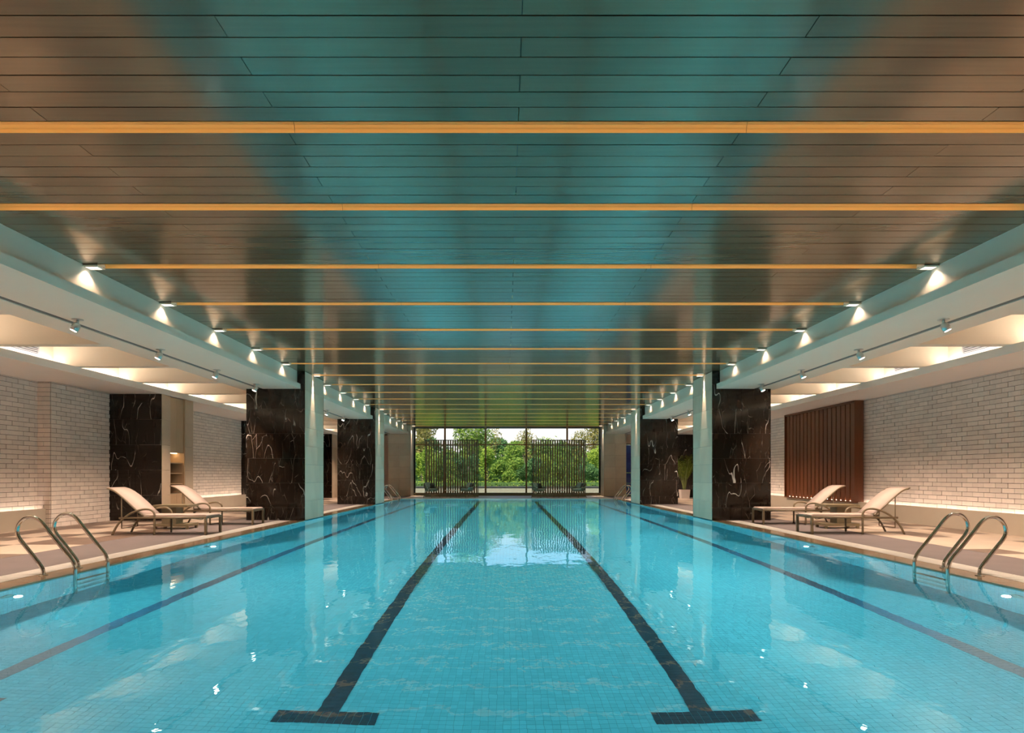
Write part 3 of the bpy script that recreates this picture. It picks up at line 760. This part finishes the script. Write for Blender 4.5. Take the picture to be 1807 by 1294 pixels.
# side tables between the loungers
def table_proto():
    e = empty('side_table'); m = M['tabletaupe']
    box('tabletop', m, (0, .76, -.24, .24, .485, .535), e)
    box('pedestal', m, (.30, .62, -.14, .14, .11, .485), e)
    box('base', m, (0, .76, -.22, .22, .06, .115), e)
    for x in (.03, .73):
        for y in (-.19, .19): box('foot', m, (x-.025, x+.025, y-.025, y+.025, 0, .06), e)
    e['category'] = 'side table'; e['group'] = 'side tables between the loungers'; return e
tb_ = table_proto(); tb_.location = (-7.05, 13.28, 0); tb_.rotation_euler = (0,0,PI); tb_['label'] = 'low taupe side table between the two left loungers'
dup(tb_, (7.02, 13.42, 0), 0, 'low taupe side table between the two right loungers')

# ------------------------------------------------------------------ slat screens and armchairs before the window
SY = 32.4
def screen(cx, label):
    e = empty('slat_screen', (cx, SY, 0)); tag(e, label, 'screen', 'slat screens before the window')
    w2, h = 1.46, 3.10; m = M['slatwood']
    box('base', M['olive'], (-w2, w2, -.05, .05, 0, .17), e)
    for x in (-w2, w2-.035): box('frame_side', M['blackframe'], (x, x+.035, -.05, .05, .17, h), e)
    box('frame_top', M['blackframe'], (-w2+.035, w2-.035, -.05, .05, h-.035, h), e); box('rail', M['bronze'], (-w2+.035, w2-.035, .035, .05, h-.34, h-.30), e)
    me = MB().box(-.038, .038, -.045, .03, .17, h-.035).mesh('slat', m)
    n = 22; p = (2*w2-.07)/n
    for k in range(n): link('slat', me, e, (-w2+.035+p*(k+.5), 0, 0))
screen(-3.02, 'tall dark vertical slat screen before the left half of the window')
screen(2.80, 'tall dark vertical slat screen before the right half of the window')
def chair_proto():
    e = empty('armchair'); m = M['chairgreen']
    # bucket shell: seat ring swept up into back and arms, local front is -y
    sh = MB(); n = 22
    for ring, (rx, ry, z) in enumerate(((.24,.22,.33),(.33,.31,.36),(.37,.35,.42))):
        for k in range(n): a = 2*PI*k/n; sh.v.append((rx*math.cos(a), ry*math.sin(a), z))
    sh.f.append(tuple(range(n-1, -1, -1)))
    for i in range(2):
        for k in range(n): a = i*n+k; b = i*n+(k+1) % n; sh.f.append((a, b, b+n, a+n))
    sh.build('seat_shell', m, e, True)
    bk = MB(); na = 15; P = []
    for k in range(na):
        a = math.radians(-25+230*k/(na-1)); top = .56+.22*max(0, math.sin(a))**1.5
        for (rr, z) in ((.35,.40),(.40,.40+(top-.40)*.5),(.44,top),(.41,top),(.37,.40+(top-.40)*.5),(.32,.40)): P.append((rr*math.cos(a)*1.0, rr*math.sin(a)*.95, z))
    bk.v = P
    for k in range(na-1):
        for q in range(6): a = k*6+q; b = k*6+(q+1) % 6; bk.f.append((a, a+6, b+6, b))
    bk.f += [tuple(range(6)), tuple(range((na-1)*6+5, (na-1)*6-1, -1))]
    bk.build('back_shell', m, e, True)
    MB().lathe([(.0,.40),(.30,.40),(.325,.44),(.30,.48),(.0,.49)], 18).build('seat_cushion', M['cushion'], e, True)
    c = MB().box(-.21, .21, -.05, .05, -.16, .16).build('back_cushion', M['cushion'], e); c.location = (-.06, .20, .64); c.rotation_euler = (-.3, 0, .12)
    c.modifiers.new('round', 'BEVEL').width = .045
    c = MB().box(-.16, .16, -.045, .045, -.14, .14).build('back_cushion', M['cushion_dark'], e); c.location = (.17, .13, .62); c.rotation_euler = (-.3, 0, -.5); c.modifiers.new('round', 'BEVEL').width = .04
    for x, y in ((-.2,-.2),(.2,-.2),(-.2,.2),(.2,.2)): MB().tube([(x*.8,y*.8,.345),(x*1.55,y*1.55,0)], [.018,.011], 8).build('leg', M['legwood'], e, True)
    for x in (-.235, .235): MB().tube([(x,-.235,.17),(x,.235,.17)], .010, 6).build('stretcher', M['legwood'], e, True)
    e['category'] = 'armchair'; e['group'] = 'green armchairs before the window'; return e
ch = chair_proto(); SP = 1.15
ch.location = (-3.97, 31.2, 0); ch.rotation_euler = (0,0,math.radians(52)); ch['label'] = 'leftmost green armchair, before the left slat screen'
dup(ch, (-2.12, 31.2, 0), math.radians(-52), 'green armchair at the right end of the left slat screen')
dup(ch, (1.68, 31.2, 0), math.radians(52), 'green armchair at the left end of the right slat screen')
dup(ch, (3.72, 31.2, 0), math.radians(-52), 'rightmost green armchair, before the right slat screen')
def coffee_table(cx, label):
    e = empty('coffee_table', (cx, 31.3, 0)); tag(e, label, 'table', 'small tables between the armchairs')
    MB().lathe([(.0,.36),(.33,.36),(.35,.37),(.35,.385),(.0,.385)], 24).build('tabletop', M['white'], e)
    for k in range(3):
        a = 2*PI*k/3+.5; MB().tube([(.18*math.cos(a), .18*math.sin(a), .36), (.30*math.cos(a), .30*math.sin(a), 0)], .011, 6).build('leg', M['legwood'], e, True)
coffee_table(-2.95, 'small round table between the two left armchairs'); coffee_table(2.70, 'small round table between the two right armchairs')

# ------------------------------------------------------------------ potted palm
pp = empty('potted_palm', (9.0, 30.25, 0)); tag(pp, 'leafy green palm in a square pale pot beyond the right column', 'potted plant')
pt = MB(); pt.v = [(-.20,-.20,0),(.20,-.20,0),(.20,.20,0),(-.20,.20,0),(-.23,-.23,.44),(.23,-.23,.44),(.23,.23,.44),(-.23,.23,.44),(-.20,-.20,.44),(.20,-.20,.44),(.20,.20,.44),(-.20,.20,.44),(-.20,-.20,.38),(.20,-.20,.38),(.20,.20,.38),(-.20,.20,.38)]
pt.f = [(3,2,1,0)]+[(i, (i+1) % 4, (i+1) % 4+4, i+4) for i in range(4)]+[(4+i, 4+(i+1) % 4, 8+(i+1) % 4, 8+i) for i in range(4)]+[(8+i, 8+(i+1) % 4, 12+(i+1) % 4, 12+i) for i in range(4)]
pt.build('pot', M['pot'], pp); box('soil', M['soil'], (-.20, .20, -.20, .20, .36, .40), pp)
for k in range(15):
    a = 2*PI*k/15+R.uniform(-.2, .2); L = R.uniform(1.15, 1.85); lean = R.uniform(.10, .33)
    pts = []
    for q in range(11):
        t_ = q/10; out_ = L*(lean*t_*.5+lean*.9*t_**2.4); up = L*(t_-.38*lean*t_**2.6)
        pts.append(Vector((math.cos(a)*(.05+out_), math.sin(a)*(.05+out_), .40+up)))
    st_ = MB().tube(pts, [.012-.0095*q/10 for q in range(11)], 5).build('stem', M['stem'], pp, True)
    fr_ = MB(); sd = Vector((-math.sin(a), math.cos(a), 0))
    for q in range(4, 11):
        for h_ in (0, .5):
            i0 = min(q, 9); p = pts[i0].lerp(pts[i0+1], h_ if q < 10 else 1); d = (pts[i0+1]-pts[i0]).normalized()
            ll = .34*math.sin(PI*min(.95, (q-3+h_)/8.2))+.06
            for sg in (-1, 1):
                tip = p+(sd*sg*.8+d*.75+Vector((0,0,-.30))).normalized()*ll; mid = p.lerp(tip, .5)+Vector((0,0,.03)); wv_ = d*.016
                fr_.poly([p-wv_*.4, mid-wv_, tip, mid+wv_])
    fr_.build('frond', M['palm'], st_)

# ------------------------------------------------------------------ garden beyond the window
struct(box('ground', M['grass'], (-45, 45, YF+.3, 95, -.6, -.30)), 'garden ground outside')
box('gravel_bed', M['gravel'], (-14, 14, YF+.4, 37.6, -.30, -.22), None)
gb = bpy.data.objects['gravel_bed']; tag(gb, 'grey gravel bed just outside the window', 'gravel', kind='stuff')
gw = MB().box(-14, 14, 37.6, 37.85, -.3, .42).build('garden_wall', M['concrete']); tag(gw, 'low grey garden wall in front of the hedge', 'wall')
cp = box('wall_cap', M['slot'], (-14, 14, 37.55, 37.9, .42, .47), gw)
def leaves(mb, n, cen, rad, size, rg, shell=.55):
    for _ in range(n):
        while True:
            p = Vector((rg.uniform(-1,1), rg.uniform(-1,1), rg.uniform(-1,1)))
            if shell*rg.random() < p.length < 1: break
        p = Vector((cen[0]+p.x*rad[0], cen[1]+p.y*rad[1], cen[2]+p.z*rad[2]))
        u = Vector((rg.gauss(0,1), rg.gauss(0,1), rg.gauss(0,1))).normalized(); v = u.orthogonal().normalized()
        sz = size*rg.uniform(.6, 1.3)
        mb.poly([p-u*sz, p+v*sz*.42, p+u*sz, p-v*sz*.42])
hg = MB(); rg = random.Random(5)
for k in range(4200):
    x = rg.uniform(-11, 11); y = rg.uniform(38.0, 39.0); z = rg.uniform(.25, .78)
    u = Vector((rg.gauss(0,1), rg.gauss(0,1), rg.gauss(0,1))).normalized(); v = u.orthogonal().normalized(); p = Vector((x,y,z))
    hg.poly([p-u*.07, p+v*.03, p+u*.07, p-v*.03])
hgo = empty('hedge', (0, 0, 0)); tag(hgo, 'clipped bright green hedge above the low garden wall', 'hedge')
o_ = hg.build('hedge_leaves', M['hedge'], hgo); o_['kind'] = 'stuff'
box('hedge_core', M['leaf_deep'], (-11, 11, 38.15, 38.85, -.3, .70), hgo)
hb = MB(); rgb_ = random.Random(8)
for k in range(9000):
    p = Vector((rgb_.uniform(-17, 17), rgb_.uniform(51.4, 52.6), rgb_.uniform(-.2, 3.0+.5*math.sin(k*.7)))); u = Vector((rgb_.gauss(0,1), rgb_.gauss(0,1), rgb_.gauss(0,1))).normalized(); v = u.orthogonal().normalized()
    hb.poly([p-u*.17, p+v*.08, p+u*.17, p-v*.08])
hbo = empty('thicket', (0, 0, 0)); tag(hbo, 'dense green thicket closing off the garden behind the trees', 'thicket')
hb.build('thicket_leaves', M['leaf'], hbo)['kind'] = 'stuff'
box('thicket_core', M['leaf_deep'], (-17, 17, 51.8, 52.2, -.3, 2.7), hbo)
def tree(x, y, h, cw, m, label, nl, seed, bush=False, ls=.11):
    rg = random.Random(seed); e = empty('shrub' if bush else 'tree', (x, y, -.3)); tag(e, label, 'shrub' if bush else 'tree', 'trees and shrubs outside the window')
    fl = MB(); tips = []
    tk = MB(); lean = rg.uniform(-.25, .25)
    base_h = h*(.12 if bush else .42)
    top = Vector((lean*h*.4, 0, base_h)); r0 = .05 if bush else .09
    tk.tube(smooth([(0,0,0),(lean*.3*base_h,0,base_h*.5),top], 4), [r0*(1-.05*i) for i in range(9)], 7)
    for k in range(4 if bush else 6):
        a = rg.uniform(0, 2*PI); rr = cw*rg.uniform(.35, .75); z2 = h*rg.uniform(.55, .92)
        tip = Vector((top.x+rr*math.cos(a), rr*math.sin(a)*.6, z2)); mid = top.lerp(tip, .5)+Vector((0,0,-.1*h*.3))
        tk.tube(smooth([top, mid, tip], 4), [r0*.6*(1-.09*i) for i in range(9)], 6); tips.append(tip)
    tk.build('trunk', M['bark'], e, True)
    for tip in tips:
        leaves(fl, nl//(len(tips)+1), tip, (cw*.42, cw*.38, h*.17), ls, rg)
    leaves(fl, nl//(len(tips)+1), (top.x, 0, h*.62), (cw*.7, cw*.5, h*.34), ls, rg)
    fo = fl.build('foliage', m, e); fo['kind'] = 'stuff'
tree(-6.5, 46.6, 6.6, 1.7, M['leaf_olive'], 'tall olive green tree beyond the left end of the window', 3600, 1)
tree(-3.4, 47, 6.4, 1.9, M['leaf'], 'tall leafy tree rising above the left slat screen', 3400, 2)
tree(-1.6, 50, 5.4, 1.6, M['leaf_olive'], 'sparse tree left of the middle pane with open sky above', 1500, 3)
tree(.2, 48, 4.0, 1.7, M['leaf'], 'low spreading tree with forked trunk in the middle pane', 3000, 4)
tree(1.3, 49.6, 5.4, 1.1, M['leaf_olive'], 'thin sparse treetop right of the middle pane against the sky', 800, 6)
tree(4.0, 48.5, 4.9, 1.7, M['leaf'], 'rounded tree behind the right slat screen', 2600, 7)
tree(6.9, 46.8, 6.4, 1.7, M['leaf_olive'], 'tall airy tree beyond the right end of the window', 3000, 8)
tree(11.0, 48, 6.0, 2.2, M['leaf'], 'broad tree past the right window edge', 2600, 9)
tree(-11.2, 47.5, 6.2, 2.2, M['leaf'], 'broad tree past the left window edge', 2600, 10)
sx = [-8.4,-7.0,-5.6,-4.2,-2.8,-1.4,0,1.4,2.8,4.2,5.6,7.0,8.4]
names = ['leftmost green shrub behind the hedge'] + ['green shrub behind the hedge, %s from the left' % ORD[i] for i in range(1, 12)] + ['rightmost green shrub behind the hedge']
for i, x in enumerate(sx):
    tree(x, 40.4+1.5*(i % 3), 2.5+.5*R.random()+(.7 if i % 3 == 2 else 0), 1.1, (M['leaf'], M['leaf_deep'], M['hedge'])[i % 3], names[i], 2600, 30+i, True, .085)
for i in range(9):
    x = -13.6+3.4*i
    tree(x, 57+(i % 2)*6, 4.6+.5*R.random(), 2.4, M['leaf'] if i % 2 else M['leaf_deep'], 'distant green tree in the row behind, %s from the left' % ORD[i], 3400, 60+i, False, .2)
